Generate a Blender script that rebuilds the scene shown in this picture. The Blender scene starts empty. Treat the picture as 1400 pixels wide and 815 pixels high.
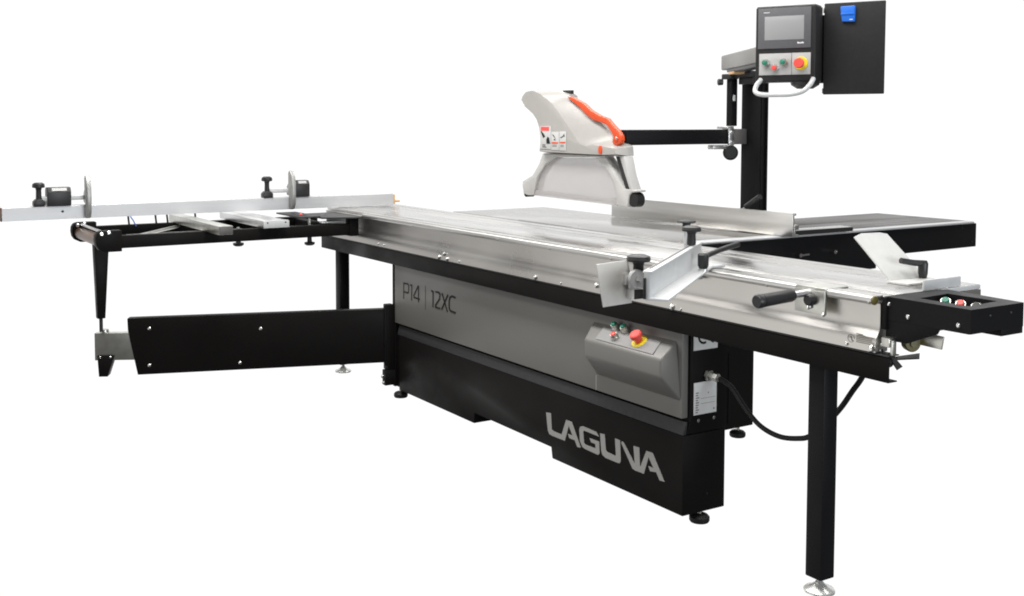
import bpy, bmesh, math, random
from mathutils import Vector, Matrix
random.seed(7)
S = bpy.context.scene
COL = S.collection
PI = math.pi

# ------------------------------------------------------------------ materials
def mat(name, col, rough=.5, metal=0., spec=.5, streak=None, noise=None, bump=0., alpha=1., coat=0., rvar=0., tint=.12, smear=None):
    m = bpy.data.materials.new(name); m.use_nodes = True
    nt = m.node_tree; N = nt.nodes; L = nt.links
    b = N['Principled BSDF']
    b.inputs['Base Color'].default_value = (*col, 1)
    b.inputs['Roughness'].default_value = rough
    b.inputs['Metallic'].default_value = metal
    b.inputs['Specular IOR Level'].default_value = spec
    b.inputs['Alpha'].default_value = alpha
    b.inputs['Coat Weight'].default_value = coat
    sc = streak or noise
    if sc:
        tc = N.new('ShaderNodeTexCoord'); mp = N.new('ShaderNodeMapping'); nz = N.new('ShaderNodeTexNoise')
        mp.inputs['Scale'].default_value = sc
        nz.inputs['Detail'].default_value = 5; nz.inputs['Scale'].default_value = 1
        L.new(tc.outputs['Object'], mp.inputs['Vector']); L.new(mp.outputs['Vector'], nz.inputs['Vector'])
        mx = N.new('ShaderNodeMix'); mx.data_type = 'RGBA'
        mr = N.new('ShaderNodeMapRange'); mr.inputs['From Min'].default_value = .3; mr.inputs['From Max'].default_value = .7
        L.new(nz.outputs['Fac'], mr.inputs['Value']); L.new(mr.outputs['Result'], mx.inputs['Factor'])
        mx.inputs['A'].default_value = (*[c*(1-tint) for c in col], 1); mx.inputs['B'].default_value = (*[min(1, c*(1+tint)) for c in col], 1)
        L.new(mx.outputs['Result'], b.inputs['Base Color'])
        if rvar:
            r2 = N.new('ShaderNodeMapRange'); r2.inputs['From Min'].default_value = .3; r2.inputs['From Max'].default_value = .7
            r2.inputs['To Min'].default_value = rough-rvar; r2.inputs['To Max'].default_value = rough+rvar
            L.new(nz.outputs['Fac'], r2.inputs['Value']); L.new(r2.outputs['Result'], b.inputs['Roughness'])
        if bump:
            bp = N.new('ShaderNodeBump'); bp.inputs['Strength'].default_value = bump; bp.inputs['Distance'].default_value = .002
            L.new(nz.outputs['Fac'], bp.inputs['Height']); L.new(bp.outputs['Normal'], b.inputs['Normal'])
    if smear:
        scl, amt = smear
        tc = N.new('ShaderNodeTexCoord'); mp = N.new('ShaderNodeMapping'); nz = N.new('ShaderNodeTexNoise')
        mp.inputs['Scale'].default_value = scl; nz.inputs['Detail'].default_value = 3; nz.inputs['Scale'].default_value = 1
        L.new(tc.outputs['Object'], mp.inputs['Vector']); L.new(mp.outputs['Vector'], nz.inputs['Vector'])
        r3 = N.new('ShaderNodeMapRange'); r3.inputs['From Min'].default_value = .35; r3.inputs['From Max'].default_value = .65
        r3.inputs['To Min'].default_value = -amt; r3.inputs['To Max'].default_value = amt
        ad = N.new('ShaderNodeMath'); ad.operation = 'ADD'; ad.use_clamp = True; ad.inputs[1].default_value = rough
        src = b.inputs['Roughness'].links
        if src: L.new(src[0].from_socket, ad.inputs[1])
        L.new(nz.outputs['Fac'], r3.inputs['Value']); L.new(r3.outputs['Result'], ad.inputs[0]); L.new(ad.outputs['Value'], b.inputs['Roughness'])
    return m

M = {}
M['black'] = mat('black_powder_coat', (.0082, .0073, .0070), .48, spec=.08, noise=(400, 400, 400), bump=.08, tint=.2, smear=((2.5, 2.5, 4), .12))
M['black_satin'] = mat('black_satin_paint', (.0095, .0095, .0105), .40, spec=.10, noise=(300, 300, 300), bump=.05, tint=.15, smear=((4, 4, 6), .10))
M['door_black'] = mat('charcoal_paint', (.025, .0245, .025), .45, spec=.15, noise=(60, 60, 60), tint=.06)
M['bevel_black'] = mat('lightened_black_paint', (.03, .03, .032), .45, spec=.3, noise=(60, 60, 60), tint=.1)  # lighter copy of the black; light on the cabinet chamfer is in its colour
M['rubber'] = mat('black_rubber', (.012, .012, .012), .55, spec=.3, noise=(90, 90, 90), bump=.1)
M['plastic'] = mat('black_plastic', (.022, .022, .023), .4, spec=.4, noise=(120, 120, 120), bump=.05)
M['grey'] = mat('warm_grey_paint', (.166, .161, .151), .42, spec=.45, noise=(300, 300, 300), bump=.05, tint=.05, smear=((2, 2, 3), .08))
M['plategrey'] = mat('mid_grey_sheet', (.24, .235, .235), .5, spec=.3, noise=(100, 100, 100), tint=.04)
M['lightgrey'] = mat('light_grey_paint', (.42, .42, .415), .45, spec=.3, noise=(200, 200, 200), bump=.03, tint=.04)
M['alu_side'] = mat('brushed_aluminium_side', (.62, .60, .575), .32, metal=1, streak=(3, 7, 7), rvar=.03, tint=.05, smear=((3, 3, 1.2), .035))
M['alu_top'] = mat('milled_aluminium_top', (.565, .558, .546), .30, metal=1, streak=(1.6, 22, 22), rvar=.05, tint=.08, smear=((2.2, 7, 7), .12))
M['iron'] = mat('ground_cast_iron', (.40, .39, .375), .22, metal=1, streak=(1.8, 26, 26), rvar=.05, tint=.08, smear=((3, 5, 5), .09))
M['darktop'] = mat('dark_steel_top', (.034, .030, .028), .30, spec=.07, streak=(16, 2, 10), rvar=.07, tint=.3)
M['alu'] = mat('anodised_aluminium', (.80, .80, .80), .34, metal=1, streak=(60, 2, 60), rvar=.05, tint=.04)
M['alu_x'] = mat('anodised_aluminium_long', (.76, .75, .73), .33, metal=1, streak=(2, 60, 60), rvar=.05, tint=.06)
M['fence_alu'] = mat('satin_white_anodised', (.50, .505, .515), .4, metal=.2, spec=.5, streak=(40, 1.5, 40), rvar=.04, tint=.03)
M['skirt'] = mat('pale_moulded_plastic', (.47, .463, .45), .3, spec=.5, noise=(20, 20, 20), tint=.03)
M['foot'] = mat('bright_foot_steel', (.70, .70, .68), .25, metal=.55, noise=(20, 20, 20), tint=.05)
M['dark_chrome'] = mat('dark_chrome', (.20, .20, .20), .12, metal=1, noise=(20, 20, 20), tint=.05)
M['alu_white'] = mat('matt_white_aluminium', (.53, .54, .545), .45, metal=0, spec=.5, noise=(30, 30, 30), tint=.04)
M['chrome'] = mat('polished_chrome', (.78, .78, .77), .14, metal=1, noise=(20, 20, 20), tint=.04)
M['zinc'] = mat('zinc_plated_steel', (.62, .62, .58), .34, metal=1, noise=(25, 25, 25), tint=.10)
M['cast'] = mat('dull_cast_aluminium', (.36, .36, .35), .42, metal=.5, noise=(30, 30, 30), tint=.12)
M['paddle'] = mat('pale_grey_sheet', (.60, .585, .555), .5, spec=.35, noise=(40, 40, 40), tint=.03)
M['shoe'] = mat('white_painted_sheet', (.56, .56, .545), .4, spec=.4, noise=(40, 40, 40), tint=.03)
M['cream'] = mat('cream_plastic', (.36, .349, .330), .36, spec=.45, noise=(20, 20, 20), tint=.03)
M['orange'] = mat('orange_plastic', (.66, .075, .018), .33, spec=.45, noise=(20, 20, 20), tint=.05)
M['clear'] = mat('milky_clear_plastic', (.46, .44, .435), .10, spec=.7, alpha=.58, noise=(5, 5, 5), tint=.03)
M['white'] = mat('white_label', (.78, .78, .77), .5, noise=(50, 50, 50), tint=.02)
M['labelgrey'] = mat('off_white_label', (.53, .53, .52), .5, noise=(50, 50, 50), tint=.02)
M['red'] = mat('red_plastic', (.78, .085, .07), .35, noise=(40, 40, 40), tint=.06)
M['green'] = mat('green_plastic', (.02, .20, .13), .35, noise=(40, 40, 40), tint=.08)
M['yellow'] = mat('yellow_plastic', (.82, .66, .02), .4, noise=(40, 40, 40), tint=.05)
M['olive'] = mat('olive_plastic', (.115, .095, .02), .45, noise=(40, 40, 40), tint=.1)
M['blue'] = mat('blue_plastic', (.018, .16, .68), .35, noise=(40, 40, 40), tint=.06)
M['bronze'] = mat('brown_roller', (.12, .062, .032), .33, metal=.4, streak=(4, 40, 40), tint=.15)
M['wood'] = mat('pale_wood', (.58, .36, .18), .6, streak=(60, 60, 6), tint=.15)
M['bezel'] = mat('slate_plastic', (.105, .105, .113), .42, spec=.35, noise=(60, 60, 60), tint=.05)
M['screen'] = mat('grey_screen', (.30, .30, .305), .2, spec=.4, noise=(3, 3, 3), tint=.03)
M['ink'] = mat('black_ink', (.012, .012, .012), .5, spec=.2, noise=(90, 90, 90), tint=.1)
M['logo'] = mat('grey_vinyl', (.30, .295, .285), .45, spec=.3, noise=(90, 90, 90), tint=.05)
M['etch'] = mat('etched_grey', (.16, .145, .125), .5, noise=(300, 300, 300), tint=.3)
M['dark_alu'] = mat('dark_grey_end', (.10, .095, .092), .45, noise=(40, 40, 40), tint=.1)

# ------------------------------------------------------------------ mesh builder
class B:
    def __init__(self, frame=None):
        self.bm = bmesh.new(); self.F = frame; self.mi = 0
    def _done(self, verts, faces, bev=0, seg=2):
        for f in faces: f.material_index = self.mi
        if bev:
            bmesh.ops.recalc_face_normals(self.bm, faces=faces)
            es = set(e for f in faces for e in f.edges)
            es = [e for e in es if len(e.link_faces) == 2 and e.calc_face_angle(0) > .45]
            r = bmesh.ops.bevel(self.bm, geom=es, offset=bev, segments=seg, profile=.5, affect='EDGES', clamp_overlap=True)
            for f in r['faces']: f.material_index = self.mi
    def _v(self, p):
        p = Vector(p)
        return self.bm.verts.new(self.F @ p if self.F else p)
    def box(self, a, b, bev=.002, seg=2):
        (x0, y0, z0), (x1, y1, z1) = a, b
        v = [self._v(p) for p in ((x0,y0,z0),(x1,y0,z0),(x1,y1,z0),(x0,y1,z0),(x0,y0,z1),(x1,y0,z1),(x1,y1,z1),(x0,y1,z1))]
        fs = [self.bm.faces.new([v[i] for i in q]) for q in ((0,3,2,1),(4,5,6,7),(0,1,5,4),(1,2,6,5),(2,3,7,6),(3,0,4,7))]
        self._done(v, fs, bev, seg); return self
    def hexa(self, lo, hi, bev=0, seg=2):
        """lo, hi: four corners each, same order"""
        v = [self._v(p) for p in list(lo)+list(hi)]
        fs = [self.bm.faces.new([v[i] for i in q]) for q in ((0,3,2,1),(4,5,6,7),(0,1,5,4),(1,2,6,5),(2,3,7,6),(3,0,4,7))]
        self._done(v, fs, bev, seg); return self
    def prism(self, pts, plane, a, b, bev=0, seg=2):
        def to(p, h):
            u, w = p
            return {'xz': (u, h, w), 'yz': (h, u, w), 'xy': (u, w, h)}[plane]
        A = [self._v(to(p, a)) for p in pts]; Bv = [self._v(to(p, b)) for p in pts]
        n = len(pts)
        fs = [self.bm.faces.new(A), self.bm.faces.new(Bv[::-1])]
        for i in range(n):
            j = (i+1) % n
            fs.append(self.bm.faces.new([A[i], Bv[i], Bv[j], A[j]]))
        self._done(A+Bv, fs, bev, seg); return self
    def loft(self, rings, cap=True):
        R = [[self._v(p) for p in r] for r in rings]
        fs = []
        n = len(R[0])
        for k in range(len(R)-1):
            for i in range(n):
                j = (i+1) % n
                fs.append(self.bm.faces.new([R[k][i], R[k][j], R[k+1][j], R[k+1][i]]))
        if cap:
            fs.append(self.bm.faces.new(R[0][::-1])); fs.append(self.bm.faces.new(R[-1]))
        self._done([], fs); return self
    def tube(self, path, r, seg=14, flat=1.):
        P = [Vector(p) for p in path]
        rings = []; up = None
        for i, p in enumerate(P):
            t = (P[min(i+1, len(P)-1)] - P[max(i-1, 0)]).normalized()
            if up is None:
                up = Vector((0, 0, 1)) if abs(t.z) < .9 else Vector((0, 1, 0))
            s = t.cross(up).normalized(); up = s.cross(t).normalized()
            rr = r[i] if isinstance(r, (list, tuple)) else r
            rings.append([p + s*math.cos(2*PI*k/seg)*rr*flat + up*math.sin(2*PI*k/seg)*rr for k in range(seg)])
        return self.loft(rings)
    def cyl(self, p0, p1, r, r2=None, seg=20):
        return self.tube([p0, p1], [r, r if r2 is None else r2], seg)
    def lathe(self, base, axis, prof, seg=24):
        """prof: (distance along axis, radius)"""
        base = Vector(base); a = Vector(axis).normalized()
        return self.tube_profile(base, a, prof, seg)
    def tube_profile(self, base, a, prof, seg):
        up = Vector((0, 0, 1)) if abs(a.z) < .9 else Vector((0, 1, 0))
        s = a.cross(up).normalized(); u = s.cross(a).normalized()
        rings = [[base + a*h + (s*math.cos(2*PI*k/seg) + u*math.sin(2*PI*k/seg))*max(r, 1e-4) for k in range(seg)] for h, r in prof]
        return self.loft(rings)
    def ribbon(self, pts, w, plane, h0, h1):
        """a flat lettering stroke with mitred joints"""
        P = [Vector(p) for p in pts]; Lf = []; Rt = []
        for i, p in enumerate(P):
            d0 = (P[i]-P[i-1]).normalized() if i > 0 else None
            d1 = (P[i+1]-P[i]).normalized() if i < len(P)-1 else None
            d0 = d0 or d1; d1 = d1 or d0
            t = (d0+d1).normalized(); n = Vector((-t.y, t.x))
            k = w/2/max(.5, n.dot(Vector((-d0.y, d0.x))))
            Lf.append(p+n*k); Rt.append(p-n*k)
        return self.prism([tuple(p) for p in Lf + Rt[::-1]], plane, h0, h1)
    def build(self, name, mats, parent=None, smooth=True, label=None):
        bmesh.ops.recalc_face_normals(self.bm, faces=self.bm.faces[:])
        me = bpy.data.meshes.new(name); self.bm.to_mesh(me); self.bm.free()
        for m in (mats if isinstance(mats, (list, tuple)) else [mats]): me.materials.append(M[m] if isinstance(m, str) else m)
        if smooth:
            me.polygons.foreach_set('use_smooth', [True]*len(me.polygons))
            me.set_sharp_from_angle(angle=math.radians(32))
        o = bpy.data.objects.new(name, me); COL.objects.link(o)
        if parent is not None:
            o.parent = parent
            if parent.type == 'EMPTY': o.matrix_parent_inverse = Matrix.Translation(-parent.location)
        if label: o['label'] = label
        return o

def thing(name, label, cat, loc, group=None):
    o = bpy.data.objects.new(name, None); COL.objects.link(o)
    o.location = loc; o.empty_display_size = .05
    o['label'] = label; o['category'] = cat
    if group: o['group'] = group
    return o

def screw(parent, p, axis, r=.006, m='chrome', h=.004, name='screw'):
    B().lathe(p, axis, [(0, r), (h*.5, r), (h, r*.55)], 12).build(name, m, parent)

def t_knob(parent, top, bottom, r=.028, name='clamp_knob', m='plastic'):
    """mushroom knob: wide cap, tapered black stem"""
    top = Vector(top); bottom = Vector(bottom); a = (top-bottom); Ln = a.length
    return B().lathe(bottom, a, [(0, r*.42), (Ln*.1, r*.46), (Ln*.55, r*.42), (Ln*.68, r*.5), (Ln*.72, r*.95), (Ln*.80, r), (Ln*.93, r*.92), (Ln, r*.6)]).build(name, m, parent)

def chrome_foot(parent, x, y, ztop, r=.046):
    return B().lathe((x, y, 0), (0, 0, 1), [(0, r), (.006, r), (.010, r*.92), (.016, r*.55), (.026, r*.3), (.030, r*.24), (.031, .008), (ztop+.002, .008)], 28).build('levelling_foot', 'foot', parent, label='polished steel levelling foot')

def rubber_foot(parent, x, y, ztop, r=.036):
    b = B().lathe((x, y, 0), (0, 0, 1), [(0, r*.9), (.006, r), (.018, r), (.026, r*.8), (.031, r*.4)], 28)
    b.mi = 1; b.lathe((x, y, .030), (0, 0, 1), [(0, .009), (ztop-.028, .009)], 12)
    return b.build('levelling_foot', ['rubber', 'zinc'], parent, label='black rubber levelling foot')

def push_button(parent, p, n, r, col, h=.022, name='push_button'):
    """chrome collar with a coloured pressing face"""
    b = B(); b.lathe(p, n, [(0, r*1.05), (h*.5, r*1.05), (h*.55, r*.98), (h, r*.92)], 22)
    b.mi = 1; b.lathe(Vector(p)+Vector(n).normalized()*h*1.002, n, [(0, r*.74), (h*.18, r*.70), (h*.25, r*.5)], 22)
    return b.build(name, ['zinc', col], parent, label={'green': 'green start button', 'red': 'red stop button', 'plastic': 'black button'}[col])

def stop_button(parent, p, n, r, h=.035):
    b = B(); b.lathe(p, n, [(0, r*1.32), (.003, r*1.32), (.005, r*1.25)], 30)
    b.mi = 1; b.lathe(Vector(p)+Vector(n).normalized()*.005, n, [(0, r*.6), (h*.45, r*.62), (h*.5, r*.95), (h*.62, r), (h*.9, r*.97), (h, r*.82)], 30)
    return b.build('emergency_stop', ['yellow', 'red'], parent, label='red mushroom emergency stop on yellow disc')

# ================================================================== PANEL SAW (fixed machine)
TOP = .92
saw = thing('panel_saw', 'long black panel saw body with grey front panel, cast table, black beam and two legs', 'panel saw', (-1.65, .1, 0))
b = B()
b.prism([(-2.70,.043),(-1.972,.043),(-1.968,.091),(-1.373,.087),(-1.365,.043),(-.592,.043),(-.592,.325),(-2.70,.325)], 'xz', -.010, .188, .004)
b.prism([(.004,.327),(.020,.372),(.020,.735),(.188,.735),(.188,.327)], 'yz', -2.752, -.592, .002)
b.box((-2.752, .004, .05), (-2.7015, .188, .326), .002); b.box((-2.778, -.008, .05), (-2.7525, .188, .735), .003)
b.build('cabinet', 'black', saw)
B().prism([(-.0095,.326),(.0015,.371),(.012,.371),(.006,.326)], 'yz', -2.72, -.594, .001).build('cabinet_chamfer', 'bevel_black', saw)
b = B(); b.box((-2.70, .190, .061), (-1.25, 1.0, .735), .004); b.box((-1.2495, .845, .09), (-1.246, .855, .40), 0)
b.build('rear_cabinet', 'black', saw)
fp = B().box((-2.748, -.010, .383), (-.601, .0185, .734), .003).build('front_panel', 'grey', saw)
B().box((-1.079, -.0108, .385), (-1.076, -.0096, .441), 0).build('panel_seam', 'lightgrey', fp)
SCR = [[(-2.649,.518),(-2.648,.597),(-2.603,.598),(-2.595,.591),(-2.596,.559),(-2.604,.553),(-2.6445,.554)],
 [(-2.579,.596),(-2.563,.597),(-2.564,.521)],[(-2.495,.603),(-2.541,.549),(-2.539,.540),(-2.480,.538)],[(-2.493,.603),(-2.493,.523)],
 [(-2.364,.596),(-2.347,.593),(-2.347,.519)],[(-2.323,.596),(-2.292,.597),(-2.280,.589),(-2.283,.568),(-2.323,.531),(-2.323,.523),(-2.278,.522)],
 [(-2.261,.597),(-2.208,.517)],[(-2.205,.597),(-2.264,.520)],[(-2.135,.593),(-2.167,.596),(-2.185,.588),(-2.193,.571),(-2.192,.536),(-2.180,.526),(-2.133,.523)]]
b = B()
for i, st in enumerate(SCR): b.ribbon(st, .0085, 'xz', -.0095, -.0106-.0002*i)
b.ribbon([(-2.423,.613),(-2.423,.495)], .003, 'xz', -.0095, -.0106)
b.build('model_lettering', 'ink', fp, smooth=False)
LOGO = [[(-1.406,.223),(-1.373,.227),(-1.366,.161),(-1.353,.158),(-1.298,.158),(-1.269,.224),(-1.231,.225),(-1.172,.137),(-1.194,.134),(-1.211,.157),(-1.246,.156),(-1.256,.171),(-1.225,.172),(-1.251,.204),(-1.276,.138),(-1.364,.137),(-1.384,.140),(-1.393,.152)],
 [(-1.058,.209),(-1.076,.223),(-1.160,.225),(-1.176,.219),(-1.182,.207),(-1.177,.163),(-1.162,.143),(-1.143,.139),(-1.063,.137),(-1.053,.145),(-1.056,.190),(-1.116,.189),(-1.106,.175),(-1.080,.175),(-1.078,.161),(-1.081,.158),(-1.140,.157),(-1.150,.160),(-1.157,.205),(-1.150,.210)],
 [(-1.051,.223),(-1.023,.226),(-1.015,.168),(-1.006,.163),(-.959,.161),(-.955,.165),(-.961,.226),(-.931,.226),(-.9265,.150),(-.932,.140),(-.944,.138),(-1.018,.138),(-1.036,.145),(-1.043,.159)],
 [(-.922,.225),(-.910,.224),(-.846,.160),(-.854,.225),(-.822,.227),(-.817,.161),(-.814,.160),(-.783,.225),(-.748,.226),(-.684,.140),(-.710,.138),(-.728,.162),(-.761,.157),(-.771,.173),(-.743,.173),(-.770,.206),(-.795,.138),(-.844,.137),(-.858,.139),(-.9245,.218)]]
b = B()
for poly in LOGO: b.prism(poly, 'xz', -.0095, -.0112)
b.build('brand_lettering', 'logo', saw, smooth=False)

# console on the front panel
FTL, FTR, FBR, FBL = (-1.050,-.090,.594), (-.621,-.090,.594), (-.621,-.090,.530), (-1.048,-.090,.528)
b = B()
b.hexa([(-1.103,-.006,.648), (-.628,-.006,.652), (-.604,-.006,.440), (-1.076,-.006,.441)], [FTL, FTR, FBR, FBL], .009, 3)
con = b.build('control_console', 'grey', saw)
rn = Vector((0, -.056, .084)).normalized()
B().hexa([(-1.012,-.026,.6385),(-.690,-.026,.6395),(-.672,-.0805,.6025),(-.992,-.0805,.6020)], [Vector(p)+rn*.0012 for p in ((-1.012,-.026,.6385),(-.690,-.026,.6395),(-.672,-.0805,.6025),(-.992,-.0805,.6020))]).build('button_plate', 'plategrey', con)
def onramp(x, y): return (x, y, .594 + (y+.09)*.0555/.084 + .001)
push_button(con, onramp(-.942,-.022), rn, .0145, 'green', .026)
push_button(con, onramp(-.888,-.022), rn, .0145, 'green', .026)
push_button(con, onramp(-.902,-.058), rn, .0145, 'red', .022)
stop_button(con, onramp(-.782,-.047), rn, .023, .036)

# end-plate labels and screws on the +X end
E0 = -.5915
pl = B().box((E0, .032, .617), (E0+.002, .143, .712), .0005).build('warning_plate', 'white', saw)
def arc(cy, cz, r, a0, a1, n=9): return [(cy+r*math.cos(math.radians(a0+(a1-a0)*i/n)), cz+r*math.sin(math.radians(a0+(a1-a0)*i/n))) for i in range(n+1)]
b = B(); b.ribbon(arc(.078,.664,.024,65,295), .008, 'yz', E0+.0018, E0+.0028); b.ribbon(arc(.128,.664,.024,100,262,), .008, 'yz', E0+.0018, E0+.0028); b.ribbon([(.108,.664),(.126,.664)], .007, 'yz', E0+.0018, E0+.0026)
b.build('plate_lettering', 'ink', pl, smooth=False)
rp = B().box((E0, .035, .391), (E0+.002, .141, .504), .0006).build('rating_plate', 'white', saw)
b = B()
for i in range(9):
    z = .466 - i*.0085
    b.box((E0+.0018, .043, z), (E0+.0026, .043+random.uniform(.010,.02), z+.0035), 0)
b.box((E0+.0018, .066, .446), (E0+.0024, .134, .447), 0); b.box((E0+.0018, .066, .428), (E0+.0024, .134, .429), 0)
b.box((E0+.0018, .100, .462), (E0+.0025, .104, .466), 0); b.box((E0+.0018, .126, .402), (E0+.0025, .131, .408), 0)
b.build('plate_lettering', 'etch', rp, smooth=False)
for y, z in ((.059,.370), (.131,.371), (.103,.105)): screw(saw, (E0-.001, y, z), (1, 0, 0), .0065 if z > .2 else .004, 'chrome' if z > .2 else 'rubber')
for x, y in ((-.617,.093), (-2.724,.011)): rubber_foot(saw, x, y, .046)
rubber_foot(saw, -1.31, .966, .064)
# hinge side bits at the far-left corner
b = B(); b.box((-2.79,-.062,.06), (-2.753,.10,.14), .003); b.box((-2.80,-.050,.14),(-2.7528,-.0088,.475),.003); b.build('pivot_post', 'black', saw)
screw(saw, (-2.775,-.062,.105), (0,-1,0), .011, 'chrome', .012, 'pivot_bolt'); screw(saw, (-2.765,-.062,.075), (0,-1,0), .009, 'chrome', .012, 'pivot_bolt')

# beam, legs
b = B()
b.prism([(-.050,.689),(-.012,.689),(-.012,.693),(-.045,.694),(-.045,.753),(-.012,.754),(-.012,.758),(-.050,.758)], 'yz', -3.58, .266, .0012)
b.build('support_beam', 'black', saw)
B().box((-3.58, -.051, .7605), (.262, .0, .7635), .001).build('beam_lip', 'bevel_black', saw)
for x in (0., -3.404):
    lg = B().box((x-.030, -.030, .044), (x+.030, .030, .6885), .004).build('leg', 'black_satin', saw)
    chrome_foot(lg, x, 0, .046, .046)

# cast tables
b = B(); b.box((-2.92, .434, .885), (-1.09, 1.035, TOP), .002)
b.build('saw_table', 'iron', saw)
b = B(); b.box((-2.88, .47, .74), (-1.12, 1.02, .884), .003)
b.prism([(.452,.72),(1.595,.737),(1.600,.80),(1.600,.905),(.452,.905)], 'yz', -1.118, -1.086, .002)
b.build('table_apron', 'black_satin', saw)
b = B(); b.prism([(1.037,.79),(2.333,.794),(2.333,.909),(1.037,.909)], 'yz', -1.67, -1.087, .003); b.build('extension_table', 'black_satin', saw)
b = B(); b.box((-1.668, 1.039, .9095), (-1.40, 2.331, .9175), .0015); b.box((-1.394, 1.039, .9095), (-1.12, 2.331, .9175), .0015)
b.build('extension_top', 'darktop', saw)
b = B(); b.box((-2.30, .446, .918), (-1.86, .452, .9206), 0); b.build('blade_slot', 'ink', saw)
b = B(); b.prism([(-1.116,.911),(-1.068,.911),(-1.066,.916),(-1.069,.921),(-1.112,.922)], 'xz', .455, 2.285, .001); b.build('fence_rail', 'fence_alu', saw)
for y, z in ((1.075,.832), (1.292,.834)):
    b = B(); b.cyl((-1.086, y, z), (-1.060, y, z), .009); b.cyl((-1.064, y, z), (-1.062, y+.05 if y < 1.2 else y+.01, z+.002), .005); b.build('clamp_bolt', 'chrome', saw)
for y in (1.52, 2.22, 2.30): screw(saw, (-1.087, y, .89 if y < 2.3 else .82), (1,0,0), .005, 'plastic', .002)

# rear column carrying guard arm and pendant
b = B(); b.box((-1.534, 1.185, .45), (-1.412, 1.222, 1.600), .004); b.box((-1.409, 1.187, .45), (-1.402, 1.198, 1.598), .001); b.box((-1.4095, 1.214, .45), (-1.400, 1.222, 1.598), .001)
b.build('column', 'black_satin', saw)
b = B(); b.box((-1.545, 1.115, 1.606), (-1.41, 1.235, 1.636), .003); b.box((-1.50, 1.13, 1.575), (-1.41, 1.184, 1.606), .003); b.build('column_cap', 'plastic', saw)

# ================================================================== SLIDING TABLE
sl = thing('sliding_table', 'long brushed aluminium sliding table with ribbed edge, push handle and black end control box', 'sliding table', (-1.65, .1, .76))
side = [(-.046,.9055),(-.034,.900)] + [(-.0418+.0088*math.tanh((z-.815)/.014), z) for z in [.880-.006*i for i in range(17)]] + [(-.0505,.766),(.0,.766),(.0,.80),(.36,.80),(.40,.84),(.418,.86),(.418,.9055)]
B().prism(side, 'yz', -3.545, .222, 0).build('carriage_body', 'alu_side', sl)
b = B()
b.box((-3.575, .036, .906), (.216, .276, TOP), .0012); b.box((-3.575, .281, .906), (.216, .358, TOP-.0005), .0012); b.box((-3.575, .363, .906), (.216, .420, TOP), .0015)
b.box((-3.575, -.012, .906), (.216, .032, TOP-.001), .0012)
b.build('table_bed', 'alu_top', sl)
# ribbed front edge
pts = [(-.014,.922)]
for i in range(6):
    y = -.018 - i*.0062
    pts += [(y,.9225),(y-.0031,.9225),(y-.0034,.9205),(y-.0059,.9205)]
pts += [(-.0565,.9220),(-.0610,.9185),(-.0630,.913),(-.0625,.907),(-.059,.902),(-.053,.899),(-.046,.8985),(-.046,.9058),(-.014,.9058)]
b = B(); b.prism(pts, 'yz', -3.02, -.056, 0); b.prism(pts, 'yz', .060, .214, 0)
b.build('front_rail', 'alu_x', sl)
b = B()
x = -3.0
while x < -.5:
    b.hexa([(x,-.0505,.9224),(x+.004,-.0505,.9224),(x+.016,-.040,.9228),(x+.012,-.040,.9228)], [(x,-.0505,.9230),(x+.004,-.0505,.9230),(x+.016,-.040,.9232),(x+.012,-.040,.9232)]); x += .024
b.build('scale_marks', 'dark_alu', sl, smooth=False)
b = B().prism([(-.0530+.0125*math.cos(a*PI/9), .911+.0125*math.sin(a*PI/9)) for a in range(18)], 'yz', .2142, .221, .0015); b.build('rail_end_cap', 'olive', sl)
for x in (-2.829,-2.450,-2.079,-1.698,-1.318,-.931,-.551,-.172,.205): screw(sl, (x, -.0605, .9045), (0,-1,-.3), .0055, 'zinc', .003)
for x, z in ((-2.851,.778),(-2.788,.777),(-2.034,.775),(-1.254,.774),(-.566,.772),(.125,.775)): screw(sl, (x,-.0503,z), (0,-1,0), .0055, 'chrome', .004)
for x, z in ((-2.167,.796),(-2.215,.776),(-2.142,.774),(-1.428,.776),(-1.025,.794),(-.608,.774),(.212,.776)): screw(sl, (x,-.0503,z), (0,-1,0), .010, 'chrome', .009, 'hex_bolt')
b = B()
cx, cz = .139, .793
b.ribbon(arc(cx,cz,.011,0,330,16), .0013, 'xz', -.0503, -.0510); b.ribbon([(cx-.005,cz+.002),(cx,cz+.005),(cx+.003,cz-.004),(cx+.007,cz-.007)], .003, 'xz', -.0503, -.0511)
for i in range(6):
    z = .8085 - i*.0046
    b.box((.157, -.0511, z), (.157+(.022 if i == 0 else random.uniform(.050,.074)), -.0502, z+.0024), 0)
b.build('engraved_notice', 'etch', sl, smooth=False)
for z in (.788, .772): screw(sl, (.2305,-.035,z), (1,-.3,0), .006, 'chrome', .004)

# push handle and its bracket
b = B(); b.box((-.054,-.068,.846), (.058,-.058,.915), .002); b.box((-.054,-.064,.9135), (.058,.034,.9235), .002); b.build('handle_bracket', 'zinc', sl)
h = B(); h.cyl((-.003,-.06,.906), (-.003,-.135,.9025), .0105); h.mi = 1
h.lathe((-.003,-.132,.9027), (0,-1,-.045), [(0,.0155),(.01,.0185),(.055,.0185),(.105,.019),(.122,.0195),(.124,.0175),(.127,.0175),(.129,.0205),(.140,.0205),(.146,.017)], 26)
h.build('push_handle', ['alu', 'plastic'], sl)
B().lathe((.013,-.068,.887), (0,-1,0), [(0,.012),(.006,.0175),(.018,.0175),(.022,.014)], 20).build('bracket_knob', 'plastic', sl)
for x, z in ((.000,.862),(.010,.866),(.055,.848)): screw(sl, (x,-.068,z), (0,-1,0), .006, 'chrome', .006)

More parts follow.
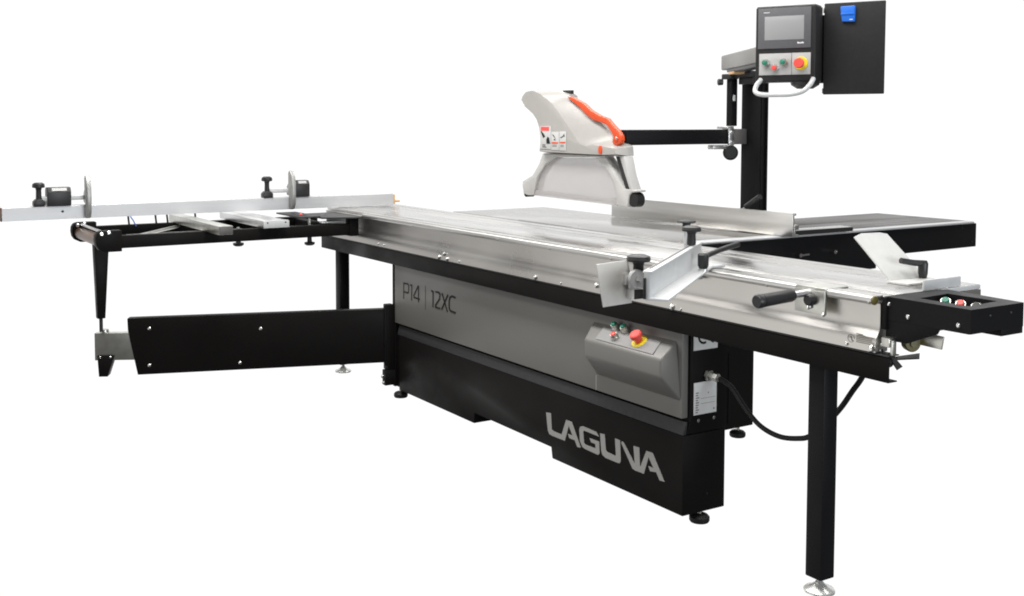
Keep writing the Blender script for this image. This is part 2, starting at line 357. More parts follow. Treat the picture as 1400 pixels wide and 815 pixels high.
# control box at the end
cb = B()
T0, T1 = .858, .922
out = [(.228,-.022),(.490,-.022),(.490,.205),(.236,.236)]
inn = [(.300,.028),(.452,.024),(.440,.164),(.288,.168)]
for i in range(4):
    j = (i+1) % 4
    cb.hexa([(*out[i],T0),(*out[j],T0),(*inn[j],T0),(*inn[i],T0)], [(*out[i],T1),(*out[j],T1),(*inn[j],T1),(*inn[i],T1)])
cb.hexa([(*p,.8585) for p in inn], [(*p,.874) for p in inn])
cb.prism([(.232,.800),(.232,.862),(.486,.862),(.486,.857),(.400,.857),(.392,.842),(.330,.815),(.300,.802)], 'xz', -.0215, -.016, .001)
cb.box((.224,-.030,.830), (.2375,.10,.9215), .003)
cb.box((.40,.110,.840), (.4895,.204,.859), .001)
ctl = cb.build('control_box', 'black_satin', sl)
for x, y, c in ((.312,.128,'green'), (.362,.122,'red'), (.410,.120,'plastic')): push_button(ctl, (x, y, .892), (.35,-.62,.72), .0145, c, .026)
for x, z in ((.303,.876), (.455,.876), (.2405,.902)): screw(ctl, (x,-.0218,z), (0,-1,0), .0065, 'chrome', .004)
for y in (.06, .15): screw(ctl, (.4897, y, .900), (1,0,0), .004, 'plastic', .002)
B().lathe((.268,.040,.792), (.9,-.42,0), [(-.012,.010),(-.0119,.023),(.008,.024),(.012,.021),(.0125,.010),(.017,.009)], 28).build('guide_roller', 'olive', sl)
B().prism([(.28,.788),(.352,.786),(.358,.822),(.28,.826)], 'xz', .055, .060, .001).build('roller_bracket', 'zinc', sl)
lt = B(); lt.box((.236,-.045,.786),(.262,-.020,.812),.002); lt.box((.262,-.040,.765),(.270,-.024,.806),.001); lt.build('latch_block', 'zinc', sl)
lv = B(); lv.tube([(.255,-.030,.770),(.270,-.030,.748),(.283,-.025,.731)], [.007,.008,.0095]); lv.lathe((.250,-.03,.745),(0,-1,0),[(0,.017),(.014,.016)],16); lv.build('latch_lever', 'plastic', sl)
B().prism([(.236,-.02),(.245,.11),(.285,.055),(.258,-.02)], 'xy', .748, .752, 0).build('end_gusset', 'black_satin', saw)

# ================================================================== CROSSCUT OUTRIGGER
ot = thing('crosscut_table', 'black outrigger frame beside the sliding table with brown end roller and cross bars', 'outrigger table', (-3.35, -.7, .43))
b = B(); b.box((-3.125,-1.31,.806), (-3.080,-.09,.866), .003); b.box((-3.13,-.105,.800),(-3.075,-.053,.899), .003); b.build('side_rail', 'black', ot, label='near side rail of the frame')
b = B(); b.box((-3.650,-1.31,.806), (-3.605,-.06,.868), .003); b.build('side_rail', 'black', ot, label='far side rail of the frame')
b = B(); b.box((-3.604,-.20,.815),(-3.126,-.15,.86),.003); b.build('cross_rail', 'black', ot)
def rounded(y0, y1, z0, z1):
    return [(y1,z1),(y0+.03,z1),(y0+.012,z1-.006),(y0+.002,z1-.022),(y0,z1-.045),(y0+.004,z0+.03),(y0+.016,z0+.012),(y0+.04,z0),(y1,z0)]
for x in (-3.130, -3.655):
    e = B().prism(rounded(-1.405,-1.285,.792,.892), 'yz', x, x+.055, .003).build('end_plate', 'black', ot)
    for y, z in ((-1.378,.878), (-1.345,.884)): screw(e, (x+.0545, y, z), (1,0,0), .010, 'chrome', .006)
b = B(); b.cyl((-3.598,-1.366,.838), (-3.132,-1.366,.838), .029, seg=28); b.build('end_roller', 'bronze', ot)
B().cyl((-3.598,-1.360,.881), (-3.132,-1.360,.881), .007).build('roller_rod', 'alu', ot)
for p, q in (((-3.17,-1.20,.850),(-3.60,-.86,.850)), ((-3.18,-1.24,.853),(-3.18,-.66,.853)), ((-3.16,-.50,.855),(-3.16,-.12,.855))):
    B().cyl(p, q, .008).build('brace_tube', 'zinc', ot)
b = B(); b.box((-3.70,-.885,.8665),(-2.865,-.815,.9075),.002); cbar = b.build('cross_bar', 'zinc', ot, label='long grey square cross bar')
B().box((-2.866,-.884,.8675),(-2.862,-.816,.9065),.001).build('bar_end_cap', 'dark_alu', cbar)
b = B(); b.box((-3.70,-.605,.872),(-3.02,-.470,.9075),.004); b.box((-3.68,-.548,.9075),(-3.06,-.540,.909),0); cb2 = b.build('cross_bar', 'alu', ot, label='short broad bright cross bar')
b = B(); b.prism([(-.606,.872),(-.470,.872),(-.470,.906),(-.478,.9095),(-.598,.9095),(-.606,.906)], 'yz', -3.020, -3.012, .001); e = b.build('bar_end_cap', 'alu_white', cb2)
for y in (-.585,-.490): screw(cb2, (-3.012, y, .898), (1,0,0), .004, 'ink', .002)
def under_knob(x, y, z0, ztop):
    o = B(); o.cyl((x,y,z0+.03),(x,y,ztop),.007); o.mi = 1
    o.lathe((x,y,z0),(0,0,1),[(0,.018),(.006,.027),(.016,.028),(.019,.013),(.05,.011)],24); return o.build('clamp_knob', ['zinc','plastic'], ot)
under_knob(-3.15,-.690,.775,.871); under_knob(-3.15,-.303,.757,.905)
b = B(); b.box((-3.44,-.375,.9045),(-3.10,-.262,.913),.002); b.prism([(-3.40,-.252),(-3.10,-.252),(-3.03,-.06),(-3.40,-.06)],'xy',.896,.904,.001); b.build('slide_bracket', 'plastic', ot)
b = B(); b.box((-3.145,-.25,.872),(-3.105,-.12,.882),.003); b.build('slide_stop', 'alu_white', ot)
screw(ot, (-3.20,-.33,.914), (0,0,1), .008, 'red', .010, 'indicator')
for y in (-1.13,-.99,-.93,-.78): B().cyl((-3.56,y,.866),(-3.545,y-.01,.926),.005,seg=10).build('support_pin', 'plastic', ot)
B().tube([(-3.56,-1.130,.925),(-3.55,-1.112,.895),(-3.54,-1.100,.865)], .003).build('guide_wire', 'blue', ot)
# tapered support leg
lx, ly = -3.395, -1.318
b = B(); b.hexa([(lx-.02,ly-.020,.428),(lx+.02,ly-.020,.428),(lx+.02,ly+.018,.428),(lx-.02,ly+.018,.428)], [(lx-.03,ly-.030,.805),(lx+.03,ly-.030,.805),(lx+.03,ly+.040,.805),(lx-.03,ly+.040,.805)], .003)
lg = b.build('support_leg', 'black', ot); b = B(); b.cyl((lx,ly,.36),(lx,ly,.43),.009); b.build('leg_rod', 'plastic', lg)

# crosscut fence and its stops
fe = thing('crosscut_fence', 'long silver crosscut fence bar lying across the outrigger frame', 'fence', (-3.47, -.7, .925))
b = B(); b.prism([(-3.505,.926),(-3.450,.926),(-3.450,.9895),(-3.4535,.9925),(-3.472,.9925),(-3.473,.990),(-3.479,.990),(-3.480,.9925),(-3.505,.9925)], 'xz', -1.755, .345, 0)
b.build('fence_bar', 'fence_alu', fe)
B().box((-3.506,-1.762,.9255),(-3.449,-1.7555,.993),.002).build('end_cap', 'bronze', fe)
b = B(); b.box((-3.500,.3455,.930),(-3.452,.358,.985),.001); b.box((-3.49,.358,.940),(-3.458,.392,.950),.001); b.build('splinter_block', 'wood', fe)
screw(fe, (-3.4505,-1.478,.964), (1,0,0), .006, 'ink', .002)
def flip_stop(name, label, yk, b0, b1, yf, s):
    """yk knob, b0..b1 black box, yf finger; s: direction from box to finger"""
    t = thing(name, label, 'flip stop', (-3.475, (b0+b1)/2, .993), 'flip stops on the crosscut fence')
    bd = B(); bd.prism([(-3.515,.994),(-3.440,.994),(-3.440,1.062),(-3.455,1.083),(-3.500,1.083),(-3.515,1.07)], 'xz', b0, b1, .003)
    body = bd.build('stop_body', 'plastic', t)
    w = B(); w.hexa([(-3.4412,b0+.020,1.0655),(-3.4412,b1-.020,1.0655),(-3.4505,b1-.020,1.0785),(-3.4505,b0+.020,1.0785)], [(-3.4395,b0+.020,1.0667),(-3.4395,b1-.020,1.0667),(-3.4488,b1-.020,1.0797),(-3.4488,b0+.020,1.0797)]); w.build('scale_window', 'lightgrey', body)
    t_knob(t, (-3.47, yk, 1.108), (-3.47, yk, 1.022), .030)
    kb = B(); kb.prism([(yk-.027,.994),(yk+.027,.994),(yk+.027,1.015),(yk+.014,1.028),(yk-.014,1.028),(yk-.027,1.015)], 'yz', -3.495, -3.445, .003); kb.build('knob_base', 'plastic', t)
    lo, hi = sorted((min(b0,b1,yk) if s < 0 else yk, yf))
    r = B(); r.box((-3.480, min(b0,b1,yk,yf)+.012, 1.018), (-3.455, max(b0,b1,yk,yf)-.012, 1.040), .003); r.build('stop_rod', 'alu_white', t)
    f = B(); prof = [(-3.455,1.125),(-3.445,1.138),(-3.425,1.138),(-3.405,1.118),(-3.392,1.08),(-3.388,1.02),(-3.394,.96),(-3.41,.932),(-3.430,.926),(-3.444,.934),(-3.444,1.00),(-3.478,1.004),(-3.478,1.05),(-3.455,1.07)]
    f.prism(prof, 'xz', yf-.011, yf+.011, .004); f.build('stop_finger', 'cast', t)
    return t
flip_stop('flip_stop', 'black flip stop at the far outer end of the silver crosscut fence', -1.584, -1.547, -1.437, -1.362, 1)
flip_stop('flip_stop', 'black flip stop partway along the silver crosscut fence, nearer the sliding table', -.414, -.262, -.176, -.288, -1)

# ================================================================== SWING ARM
sa = thing('swing_arm', 'flat black telescopic arm pivoting out from the cabinet above the floor', 'swing arm', (-2.77, -.06, .18))
ds = Vector((-.45,-.89,0)).normalized(); dn = Vector((.89,-.45,0)).normalized()
FA = Matrix.Translation((-2.75,-.03,0)) @ Matrix(((ds.x,dn.x,0,0),(ds.y,dn.y,0,0),(0,0,1,0),(0,0,0,1)))
b = B(FA); b.prism([(.036,.452),(.036,.178),(1.268,.137),(1.313,.364),(1.315,.423)], 'xz', -.055, 0, .003); b.build('arm_housing', 'black', sa)
b = B(FA); b.box((.022,-.045,.160),(.035,.003,.472),.003); b.build('pivot_plate', 'black_satin', sa)
for s_, z in ((1.205,.371),(.655,.362),(1.208,.185),(.76,.190)): 
    b = B(FA); b.lathe((s_, 0, z), (0,1,0), [(0,.0085),(.003,.008),(.006,.004)], 14); b.build('screw', 'chrome', sa)
b = B(FA); b.box((1.262,-.050,.212),(1.478,-.006,.350),.003); b.build('arm_slide', 'zinc', sa)
b = B(FA); b.lathe((1.432,-.028,.348),(0,0,1),[(0,.022),(.006,.023),(.018,.020),(.020,.012)],20); b.build('slide_collar', 'zinc', sa)
b = B(FA); b.prism([(1.380,.238),(1.464,.238),(1.458,.131),(1.415,.131)], 'xz', -.058, .002, .002); ft = b.build('arm_foot', 'black', sa)
for s_ in (1.400,1.450):
    b = B(FA); b.lathe((s_, .002, .228), (0,1,0), [(0,.007),(.004,.004)], 14); b.build('screw', 'chrome', ft)

# ================================================================== RIP FENCE
rf = thing('rip_fence', 'tall aluminium rip fence standing on the cast table behind the blade guard', 'rip fence', (-1.6, .96, TOP))
b = B(); b.box((-2.205,.955,.9235),(-1.000,.965,1.022),.0015); b.box((-2.205,.9651,1.012),(-1.000,.976,1.021),.001)
b.prism([(.9651,.924),(.992,.924),(.992,.931),(.974,.931),(.974,.952),(.992,.952),(.992,.972),(.9651,.972)], 'yz', -2.205, -1.000, .001)
b.build('fence_face', 'alu_x', rf)
b = B(); b.box((-1.110,.993,.924),(-1.030,1.37,.944),.006,3); b.build('fence_carriage', 'dark_chrome', rf)
b = B(); b.cyl((-1.36,1.03,1.010),(-1.335,1.03,1.030),.006); b.mi = 1; b.cyl((-1.342,1.03,1.024),(-1.258,1.03,1.075),.0125); b.build('clamp_lever', ['zinc','plastic'], rf)
b = B(); b.cyl((-1.37,1.03,.9215),(-1.37,1.03,1.015),.010); b.build('lever_post', 'zinc', rf)

# ================================================================== BLADE GUARD
bg = thing('blade_guard', 'cream overhead blade guard with orange handle on a long black arm', 'blade guard', (-1.8, .45, 1.05))
H = [(-2.215,1.515),(-2.206,1.534),(-2.176,1.555),(-2.108,1.564),(-2.041,1.557),(-1.950,1.545),(-1.884,1.531),(-1.880,1.516),(-1.824,1.482),(-1.751,1.442),(-1.692,1.413),(-1.639,1.395),(-1.599,1.360),(-1.565,1.328),(-1.509,1.312),(-1.463,1.295),(-1.459,1.258),(-1.553,1.254),(-1.667,1.254),(-1.847,1.255),(-2.059,1.257),(-2.053,1.303),(-2.064,1.372),(-2.087,1.417),(-2.121,1.448),(-2.182,1.480)]
CR = [(-2.090,1.548),(-2.040,1.532),(-1.990,1.507),(-1.945,1.480),(-1.905,1.450),(-1.865,1.415),(-1.825,1.378),(-1.785,1.340),(-1.750,1.312),(-1.705,1.298),(-1.630,1.301)]
F = []
cx0, cz0 = -1.93, 1.39
for i, (x, z) in enumerate(H):
    if 4 <= i <= 14: F.append(CR[i-4])
    elif i == 3: F.append((-2.115,1.551))
    elif i == 15: F.append((-1.490,1.290))
    elif i == 16: F.append((-1.474,1.266))
    elif i in (17,18,19): F.append((x, z+.008))
    elif i == 20: F.append((x+.012, z+.008))
    else:
        d = Vector((cx0-x, cz0-z)).normalized()*.016; F.append((x+d.x, z+d.y))
def ring(P, y, k=0.):
    return [(x+(cx0-x)*k, y, z+(cz0-z)*k) for x, z in P]
b = B(); b.loft([ring(F,.397), ring([(f[0]*.93+h[0]*.07, f[1]*.93+h[1]*.07) for f, h in zip(F,H)],.400), ring([(f[0]*.12+h[0]*.88, f[1]*.12+h[1]*.88) for f, h in zip(F,H)],.444), ring(H,.452), ring(H,.480), ring(H,.496,.05)])
gh = b.build('guard_housing', 'cream', bg)
lf = [(-2.059,1.2555),(-2.092,1.203),(-2.146,1.147),(-2.229,1.116),(-2.232,1.096),(-2.221,1.057),(-2.187,1.050),(-2.139,1.052),(-2.105,1.141),(-2.039,1.205),(-1.961,1.239),(-1.667,1.246),(-1.585,1.250),(-1.585,1.2555)]
rt = [(-1.660,1.2450),(-1.586,1.205),(-1.529,1.151),(-1.506,1.096),(-1.506,1.047),(-1.432,1.041),(-1.428,1.062),(-1.422,1.092),(-1.405,1.106),(-1.371,1.108),(-1.371,1.117),(-1.455,1.118),(-1.495,1.160),(-1.540,1.210),(-1.584,1.2495)]
bar = [(-1.490,1.256),(-1.456,1.256),(-1.430,1.175),(-1.398,1.112),(-1.418,1.112)]
b = B(); b.prism(lf,'xz',.424,.476,.004); b.prism(rt,'xz',.424,.476,.004); b.prism(bar,'xz',.426,.474,.002)
b.build('guard_skirt', 'skirt', bg)
b = B(); b.prism([(-2.135,1.056),(-2.103,1.139),(-2.038,1.202),(-1.960,1.2375),(-1.667,1.2445),(-1.588,1.203),(-1.531,1.149),(-1.508,1.096),(-1.508,1.049)],'xz',.436,.440,0); b.build('clear_shield', 'clear', bg)
b = B(); b.prism([(-2.185,1.0515),(-1.505,1.043),(-1.505,1.068),(-2.135,1.080)],'xz',.429,.4355,.001); b.build('shield_sill', 'clear', bg)
b = B(); b.prism([(-1.521,1.255),(-1.494,1.255),(-1.420,1.115),(-1.450,1.115)],'xz',.430,.470,.002); b.build('guard_strut', 'plastic', bg)
b = B(); b.lathe((-1.402,.430,1.074),(0,1,0),[(0,.020),(.002,.031),(.040,.031),(.042,.020)],28); b.build('guard_roller', 'rubber', bg)
b = B(); b.lathe((-2.207,.428,1.059),(0,1,0),[(0,.014),(.002,.019),(.042,.019),(.044,.014)],24); b.build('guard_roller', 'rubber', bg)
HA = [(-1.880,1.516),(-1.850,1.517),(-1.825,1.511),(-1.752,1.485),(-1.704,1.456),(-1.634,1.430),(-1.583,1.419),(-1.543,1.388),(-1.510,1.367),(-1.487,1.345),(-1.482,1.326),(-1.490,1.311),(-1.510,1.303),(-1.531,1.303),(-1.547,1.315),(-1.540,1.339),(-1.554,1.360),(-1.582,1.388),(-1.622,1.400),(-1.680,1.410),(-1.739,1.438),(-1.788,1.471),(-1.849,1.501)]
b = B(); b.prism(HA,'xz',.430,.452,.004,3); oh = b.build('guard_handle', 'orange', bg)
b = B(); b.lathe((-1.513,.4295,1.333),(0,-1,0),[(0,.013),(.003,.012),(.0035,.006)],20); b.build('handle_pin', 'orange', oh)
b = B(); b.lathe((-1.513,.4258,1.333),(0,-1,0),[(0,.006),(.002,.004)],14); b.build('pin_head', 'zinc', oh)
b = B(); b.prism([(-1.583+.0125*math.cos(a*PI/10), 1.2815+.0185*math.sin(a*PI/10)) for a in range(20)],'xz',.3925,.410,.001); b.build('release_button', 'orange', bg)
b = B(); b.box((-1.945,.455,1.530),(-1.884,.475,1.549),.002); b.build('top_clip', 'plastic', bg)
lab = B(); lab.box((-2.038,.3945,1.278),(-1.953,.3965,1.384),.0003); lab.box((-1.9495,.3945,1.274),(-1.889,.3965,1.358),.0003); lab.box((-1.8855,.3945,1.273),(-1.834,.3965,1.360),.0003)
lab = lab.build('warning_label', 'labelgrey', gh)
b = B(); y = .3937
b.box((-2.032,y,1.362),(-1.966,.3950,1.381),0); b.build('label_band', 'red', lab)
b = B(); b.box((-1.944,y,1.303),(-1.894,.3950,1.311),0); b.box((-1.881,y,1.306),(-1.838,.3950,1.313),0); b.build('label_band', 'orange', lab)
b = B(); b.prism([(-2.034,1.360),(-2.026,1.360),(-2.006,1.345),(-1.998,1.335),(-2.012,1.328),(-2.022,1.340)],'xz',y,.395); b.prism([(-1.986,1.302),(-1.988,1.322),(-1.978,1.335),(-1.966,1.330),(-1.957,1.302)],'xz',y,.395)
for z in (1.296,1.290,1.285): b.box((-2.020,y,z),(-2.020+random.uniform(.022,.040),.395,z+.0022),0)
b.prism([(-1.942,1.346),(-1.930,1.343),(-1.912,1.325),(-1.924,1.332)],'xz',y,.395); b.prism([(-1.930,1.320),(-1.922,1.326),(-1.912,1.319)],'xz',y,.395)
b.ribbon([(-1.876,1.332),(-1.858,1.336),(-1.848,1.346),(-1.846,1.335)],.004,'xz',y,.395)
for z in (1.296,1.290): b.box((-1.938,y,z),(-1.904,.395,z+.0016),0); b.box((-1.876,y,z),(-1.850,.395,z+.0016),0)
b.build('label_print', 'ink', lab, smooth=False)
b = B(); b.box((-1.565,.475,1.302),(-1.500,1.09,1.369),.004); b.build('guard_arm', 'black_satin', bg)
b = B(); b.box((-1.572,1.0965,1.300),(-1.494,1.184,1.371),.004); b.build('arm_sleeve', 'dark_alu', bg)
b = B(); b.box((-1.560,1.055,1.372),(-1.490,1.096,1.383),.002); b.box((-1.4985,1.064,1.292),(-1.488,1.096,1.376),.003); b.cyl((-1.494,1.080,1.305),(-1.480,1.080,1.305),.011); b.cyl((-1.494,1.080,1.355),(-1.482,1.080,1.355),.008); b.box((-1.54,.98,1.278),(-1.50,1.08,1.297),.003); b.build('arm_clamp', 'alu', bg)
b = B(); b.lathe((-1.50,1.085,1.262),(.8,-.6,0),[(-.012,.022),(-.008,.033),(.008,.035),(.018,.026)],24); b.build('clamp_wheel', 'rubber', bg)
b = B(); b.box((-1.556,1.110,1.384),(-1.524,1.150,1.60),.003); b.build('hanger_bar', 'black_satin', bg)
b = B(); b.box((-1.575,1.095,1.600),(-1.52,1.152,1.625),.004); b.lathe((-1.570,1.10,1.588),(-.5,-.85,0),[(0,.014),(.02,.016),(.024,.012)],18); b.build('hanger_clamp', 'plastic', bg)
B().box((-1.5245,1.120,1.50),(-1.5225,1.135,1.527),.0005).build('hanger_label', 'white', bg)

# ================================================================== CONTROL PENDANT
pc = Vector((-.781,.664,1.702)); rv = Vector((.895,.446,0)).normalized(); nv = Vector((.446,-.895,0)).normalized()
FP = Matrix.Translation(pc) @ Matrix(((rv.x,nv.x,0,0),(rv.y,nv.y,0,0),(0,0,1,0),(0,0,0,1)))
pd = thing('control_pendant', 'black touch screen control box with open side door on an overhead grey boom', 'control panel', (pc.x, pc.y, pc.z-.15))
b = B(FP); b.box((-.121,-.100,-.146),(.110,0,.1415),.006,3); hb = b.build('pendant_housing', 'door_black', pd)
b = B(FP); b.box((-.119,-.092,.1416),(.106,-.008,.1455),.002); b.build('housing_lid', 'dark_alu', pd)
b = B(FP); b.box((-.1105,.0003,-.018),(.0925,.0032,.1365),.001); bz = b.build('screen_bezel', 'bezel', pd)
b = B(FP); b.box((-.0845,.0030,.0145),(.0665,.0042,.1048),.0004); b.build('touch_screen', 'screen', bz)
b = B(FP); b.box((-.0895,.0030,.1190),(-.066,.0037,.1212),0)
for i, (w_, h_) in enumerate(((.004,.006),(.003,.0045),(.0035,.0045),(.003,.0045),(.0035,.006),(.003,.0045))):
    b.box((.042+i*.0043,.0030,-.0015),(.042+i*.0043+w_,.0037,-.0015+h_),0)
b.build('bezel_print', 'white', bz, smooth=False)
b = B(FP); b.box((-.1045,.0003,-.1190),(.0205,.0022,-.0365),.0006); b.box((.0222,.0003,-.1190),(.0930,.0022,-.0365),.0006); bp = b.build('button_plate', 'lightgrey', pd)
def fp(a, o, c): return FP @ Vector((a, o, c))
push_button(bp, fp(-.077,.0022,-.072), nv, .0135, 'green', .020); push_button(bp, fp(-.008,.0022,-.071), nv, .0135, 'green', .020); push_button(bp, fp(-.041,.0022,-.092), nv, .0135, 'red', .018)
stop_button(bp, fp(.0575,.0022,-.077), nv, .0195, .034)
def smooth_path(P, n=6):
    P = [Vector(p) for p in P]; Q = [P[0]]+P+[P[-1]]; o = []
    for i in range(1, len(Q)-2):
        for k in range(n):
            t = k/n; p0, p1, p2, p3 = Q[i-1:i+3]
            o.append(.5*((2*p1)+(p2-p0)*t+(2*p0-5*p1+4*p2-p3)*t*t+(3*p1-p0-3*p2+p3)*t**3))
    return o+[P[-1]]
b = B(FP); b.tube(smooth_path([(-.098,-.004,-.136),(-.107,.025,-.160),(-.102,.048,-.184),(-.075,.056,-.195),(-.02,.057,-.196),(.035,.056,-.195),(.078,.048,-.184),(.098,.025,-.160),(.103,-.004,-.136)]), .0092, 16); b.build('grab_handle', 'alu_white', pd)
b = B(FP); b.box((.1145,-.112,-.194),(.339,-.098,.154),.003); dr = b.build('side_door', 'door_black', pd)
b = B(FP); b.box((.098,-.122,-.150),(.128,-.1125,.112),.001); b.build('door_spine', 'black_satin', pd)
b = B(FP); b.box((.1105,-.108,.118),(.114,-.101,.140),.0005); b.box((.1105,-.108,-.19),(.114,-.101,-.17),.0005); b.build('door_hinge', 'zinc', pd)
b = B(FP); b.hexa([(.177,-.0978,.139),(.233,-.0978,.140),(.232,-.0978,.078),(.183,-.0978,.080)], [(.178,-.082,.138),(.232,-.082,.139),(.231,-.084,.079),(.184,-.084,.081)], .003)
b.box((.180,-.083,.106),(.230,-.079,.112),.001); pk = b.build('document_clip', 'blue', dr)
b = B(FP); b.box((.212,-.0838,.086),(.224,-.0832,.089),0); b.build('clip_print', 'white', pk, smooth=False)
b = B(FP); b.lathe((.06,-.05,-.146),(0,0,-1),[(0,.055),(.012,.052),(.026,.03)],24); b.build('swivel_mount', 'plastic', pd)
u = Vector((.856,-.517,0)); w = Vector((.517,.856,0))
FB = Matrix.Translation((-1.576,1.093,0)) @ Matrix(((u.x,w.x,0,0),(u.y,w.y,0,0),(0,0,1,0),(0,0,0,1)))
b = B(FB); b.box((0,0,1.642),(.86,.075,1.710),.007,3); b.build('boom', 'grey', pd)
b = B(FB); b.box((.10,.004,1.628),(.84,.071,1.6415),.002); b.build('boom_tray', 'plastic', pd)
b = B(FB); b.box((.16,-.002,1.616),(.24,.05,1.627),.001); b.build('boom_block', 'wood', pd)

# ================================================================== MITRE FENCE ON THE SLIDING TABLE
mf = thing('mitre_fence', 'angled aluminium mitre fence clamped across the sliding table with paddle plate', 'mitre fence', (-.35, -.2, .925))
d = Vector((-.605,.796,0)).normalized(); q = Vector((.796,.605,0)).normalized()
FM = Matrix.Translation((-.045,-.640,0)) @ Matrix(((d.x,q.x,0,0),(d.y,q.y,0,0),(0,0,1,0),(0,0,0,1)))
b = B(FM); b.prism([(0,.9245),(.056,.9245),(.056,.930),(.006,.931),(.006,.9985),(.011,.9985),(.011,1.003),(-.014,1.003),(-.014,.998),(-.008,.998),(-.008,.965),(-.006,.965),(-.006,.9245)], 'yz', 0, .80, .0006)
b.build('fence_profile', 'alu_white', mf)
b = B(FM); b.box((.06,-.010,1.0031),(.74,-.004,1.0045),0); b.build('profile_groove', 'dark_alu', mf)
b = B(FM); b.box((-.004,-.012,.928),(.001,-.004,.985),.001); b.build('profile_end', 'plastic', mf)
# T knobs
P1 = FM @ Vector((.655,-.002,1.003)); P2 = FM @ Vector((.80,-.045,1.003))
t_knob(mf, (P1.x,P1.y,1.068), (P1.x,P1.y,1.006), .032)
t_knob(mf, (P2.x,P2.y,1.074), (P2.x,P2.y,1.040), .032); B().cyl((P2.x,P2.y,.922),(P2.x,P2.y,1.042),.009).build('knob_rod', 'alu_white', mf)
P3 = FM @ Vector((.60,.046,.930))
b = B(); b.cyl((P3.x,P3.y,.930),(P3.x,P3.y,.938),.016); b.build('lever_washer', 'alu', mf)
b = B(); b.lathe((P3.x,P3.y,.937),(0,0,1),[(0,.012),(.012,.017),(.045,.018),(.050,.014)],20); b.tube([(P3.x,P3.y,.975),(P3.x-.03,P3.y+.10,.988),(P3.x-.05,P3.y+.20,1.000)],[.009,.0085,.010]); b.build('clamp_lever', 'plastic', mf)
# block hooking the rail
b = B(); b.box((-.515,-.066,.885),(-.470,-.040,.932),.004); b.box((-.515,-.066,.9237),(-.44,.03,.932),.003); b.build('rail_hook', 'alu_white', mf)
# tube, disc, knob and paddle at the outer end
xc = -.165
b = B(); b.box((xc-.06,-.5865,.908),(xc,-.5505,.933),.002); b.build('stop_tube', 'alu', mf)
b = B(); b.box((xc,-.5875,.907),(xc+.005,-.5495,.934),.001); b.build('tube_plug', 'rubber', mf)
b = B(); b.lathe((xc-.02,-.568,.961),(1,0,0),[(0,.027),(.010,.027),(.012,.025)],28); b.box((xc-.02,-.592,.934),(xc-.01,-.546,.958),.001); b.build('pivot_disc', 'alu_white', mf)
b = B(); b.lathe((xc-.008,-.568,.961),(1,0,0),[(0,.009),(.006,.009),(.008,.005)],6); b.build('pivot_bolt', 'chrome', mf)
t_knob(mf, (xc-.025,-.551,1.028), (xc-.025,-.551,.960), .035)
b = B(); b.prism([(-.693,1.008),(-.580,1.013),(-.574,.983),(-.565,.890),(-.667,.886)], 'yz', -.204, -.200, .001); b.build('paddle_plate', 'paddle', mf)
b = B(); b.box((-.206,-.60,.945),(-.186,-.56,.975),.002); b.build('paddle_clip', 'alu', mf)

# ================================================================== EDGE CLAMP SHOE AT THE TABLE END
es = thing('clamp_shoe', 'tilted white clamp plate with black lever at the end of the sliding table', 'clamp', (.07, .28, TOP))
base = [(.066,.205,.9245),(.066,.345,.9255)]
top = [(-.060,.193,1.047),(-.060,.225,1.056),(-.060,.310,1.054),(-.060,.346,1.048)]
ring0 = [Vector(base[0]), Vector(base[1]), Vector((.050,.362,.945)), Vector(top[3]), Vector(top[2]), Vector(top[1]), Vector(top[0])]
nn = Vector((.12,0,.125)).normalized()*.004
b = B(); b.loft([ring0, [p+nn for p in ring0]]); b.build('shoe_plate', 'shoe', es)
b = B(); b.box((.060,.200,.9205),(.135,.372,.9275),.002); b.build('shoe_base', 'shoe', es)
b = B(); b.lathe((.080,.340,.9275),(0,0,1),[(0,.011),(.014,.014),(.045,.015),(.054,.011)],20); b.tube([(.080,.340,.972),(.070,.305,.976),(.060,.262,.984)],[.0105,.0095,.009]); b.build('clamp_lever', 'plastic', es)
b = B(); b.box((.2045,.168,.9205),(.2115,.338,.950),.003); b.build('end_strip', 'alu_white', es)
B().box((.2165,.235,.9065),(.2195,.4195,.9195),.001).build('end_cover', 'alu_white', sl)

# ================================================================== POWER CABLE
pcb = thing('power_cable', 'black power cable looping from the cabinet end up to the beam', 'cable', (-.56, .1, .40))
b = B(); b.tube(smooth_path([(-.548,.108,.521),(-.515,.108,.515),(-.476,.105,.500),(-.407,.10,.445),(-.341,.10,.404),(-.261,.10,.390),(-.185,.10,.402),(-.132,.10,.424),(-.060,.10,.490),(-.016,.10,.540),(.024,.10,.598),(.057,.10,.645),(.10,.09,.72)], 7), .0085, 12); b.build('cable_sheath', 'rubber', pcb)
b = B(); b.lathe((-.5905,.097,.526),(1,.15,-.06),[(0,.020),(.014,.020),(.0145,.013),(.030,.013),(.0305,.0155),(.046,.015),(.052,.010)],6); b.build('cable_gland', 'zinc', pcb)

# ================================================================== LIGHT
fwd = Vector((-.853, .522, 0)).normalized()
W = bpy.data.worlds.new('World'); S.world = W; W.use_nodes = True
nt = W.node_tree; N = nt.nodes; L = nt.links
bgn = N['Background']
tc = N.new('ShaderNodeTexCoord'); dt = N.new('ShaderNodeVectorMath'); dt.operation = 'DOT_PRODUCT'; dt.inputs[1].default_value = fwd
L.new(tc.outputs['Generated'], dt.inputs[0])
mr = N.new('ShaderNodeMapRange'); mr.interpolation_type = 'SMOOTHSTEP'
mr.inputs['From Min'].default_value = .42; mr.inputs['From Max'].default_value = .76
L.new(dt.outputs['Value'], mr.inputs['Value'])
mx = N.new('ShaderNodeMix'); mx.data_type = 'RGBA'
L.new(mr.outputs['Result'], mx.inputs['Factor'])
mx.inputs['A'].default_value = (.11, .108, .104, 1); mx.inputs['B'].default_value = (1.06, 1.06, 1.06, 1)
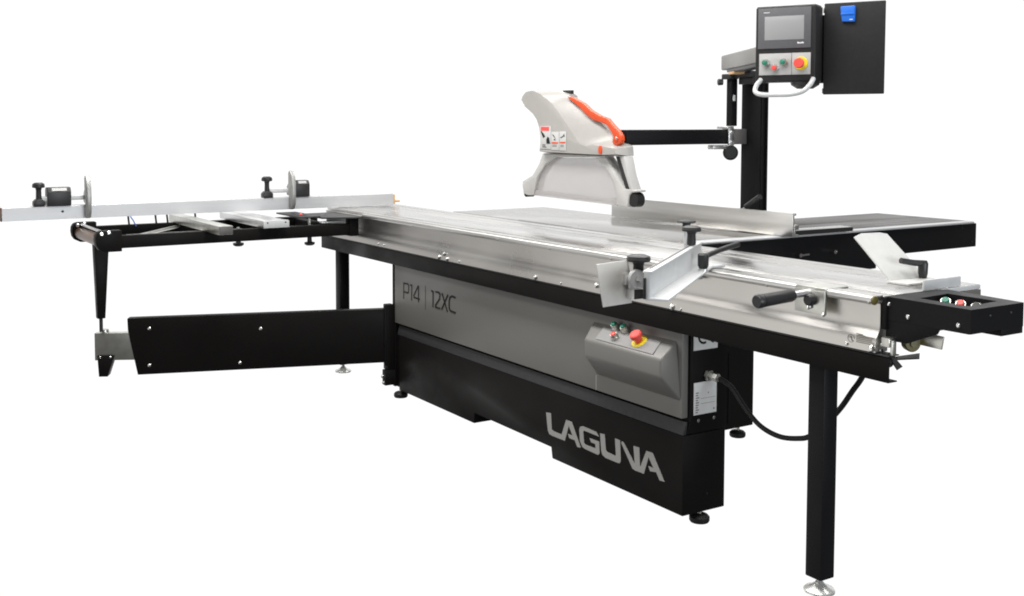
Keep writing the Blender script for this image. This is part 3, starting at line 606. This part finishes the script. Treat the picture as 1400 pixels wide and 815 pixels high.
# the lit hall floor in front of the machine
d2 = N.new('ShaderNodeVectorMath'); d2.operation = 'DOT_PRODUCT'; d2.inputs[1].default_value = Vector((-.42,-.89,-.16)).normalized()
L.new(tc.outputs['Generated'], d2.inputs[0])
m2 = N.new('ShaderNodeMapRange'); m2.interpolation_type = 'SMOOTHSTEP'
m2.inputs['From Min'].default_value = .74; m2.inputs['From Max'].default_value = .985
L.new(d2.outputs['Value'], m2.inputs['Value'])
mx2 = N.new('ShaderNodeMix'); mx2.data_type = 'RGBA'
L.new(m2.outputs['Result'], mx2.inputs['Factor']); L.new(mx.outputs['Result'], mx2.inputs['A']); mx2.inputs['B'].default_value = (1.0, .985, .96, 1)
L.new(mx2.outputs['Result'], bgn.inputs['Color']); bgn.inputs['Strength'].default_value = 1.0

def area(name, loc, sx, sy, power, rot=(0,0,0), col=(1,.985,.96)):
    l = bpy.data.lights.new(name, 'AREA'); l.shape = 'RECTANGLE'; l.size = sx; l.size_y = sy; l.energy = power; l.color = col
    o = bpy.data.objects.new(name, l); COL.objects.link(o); o.location = loc; o.rotation_euler = rot
area('ceiling_lamp', (-1.6,-3.6,3.7), 6.0, 1.6, 105)
area('ceiling_lamp', (-1.6,-.9,3.7), 6.0, .8, 232)
area('ceiling_lamp', (-1.6, 1.8,3.7), 6.0, .8, 120)
area('window_light', (6.8,.2,1.3), 2.6, 4.5, 300, (0, math.radians(90), 0), (.90,.95,1))

# ================================================================== CAMERA
Rc = Matrix(((.5216,-.0512,.8517),(.8532,.0313,-.5207),(0,.9982,.0600)))
# orthonormalise
cx_ = Vector((Rc[0][0],Rc[1][0],Rc[2][0])).normalized(); cz_ = Vector((Rc[0][2],Rc[1][2],Rc[2][2])); cz_ = (cz_-cx_*cz_.dot(cx_)).normalized(); cy_ = cz_.cross(cx_)
cam = bpy.data.cameras.new('camera'); co = bpy.data.objects.new('camera', cam); COL.objects.link(co)
co.matrix_world = Matrix(((cx_.x,cy_.x,cz_.x,2.204),(cx_.y,cy_.y,cz_.y,-2.555),(cx_.z,cy_.z,cz_.z,1.40),(0,0,0,1)))
cam.sensor_fit = 'HORIZONTAL'; cam.sensor_width = 36; cam.lens = 36*1501.7/1400
cam.shift_x = (700-650)/1400; cam.shift_y = -(407.5-258)/1400
cam.clip_start = .05; cam.clip_end = 200
S.camera = co
S.cycles.filter_width = 1.9
S.view_settings.view_transform = 'Standard'; S.view_settings.look = 'None'; S.view_settings.exposure = 0; S.view_settings.gamma = 1
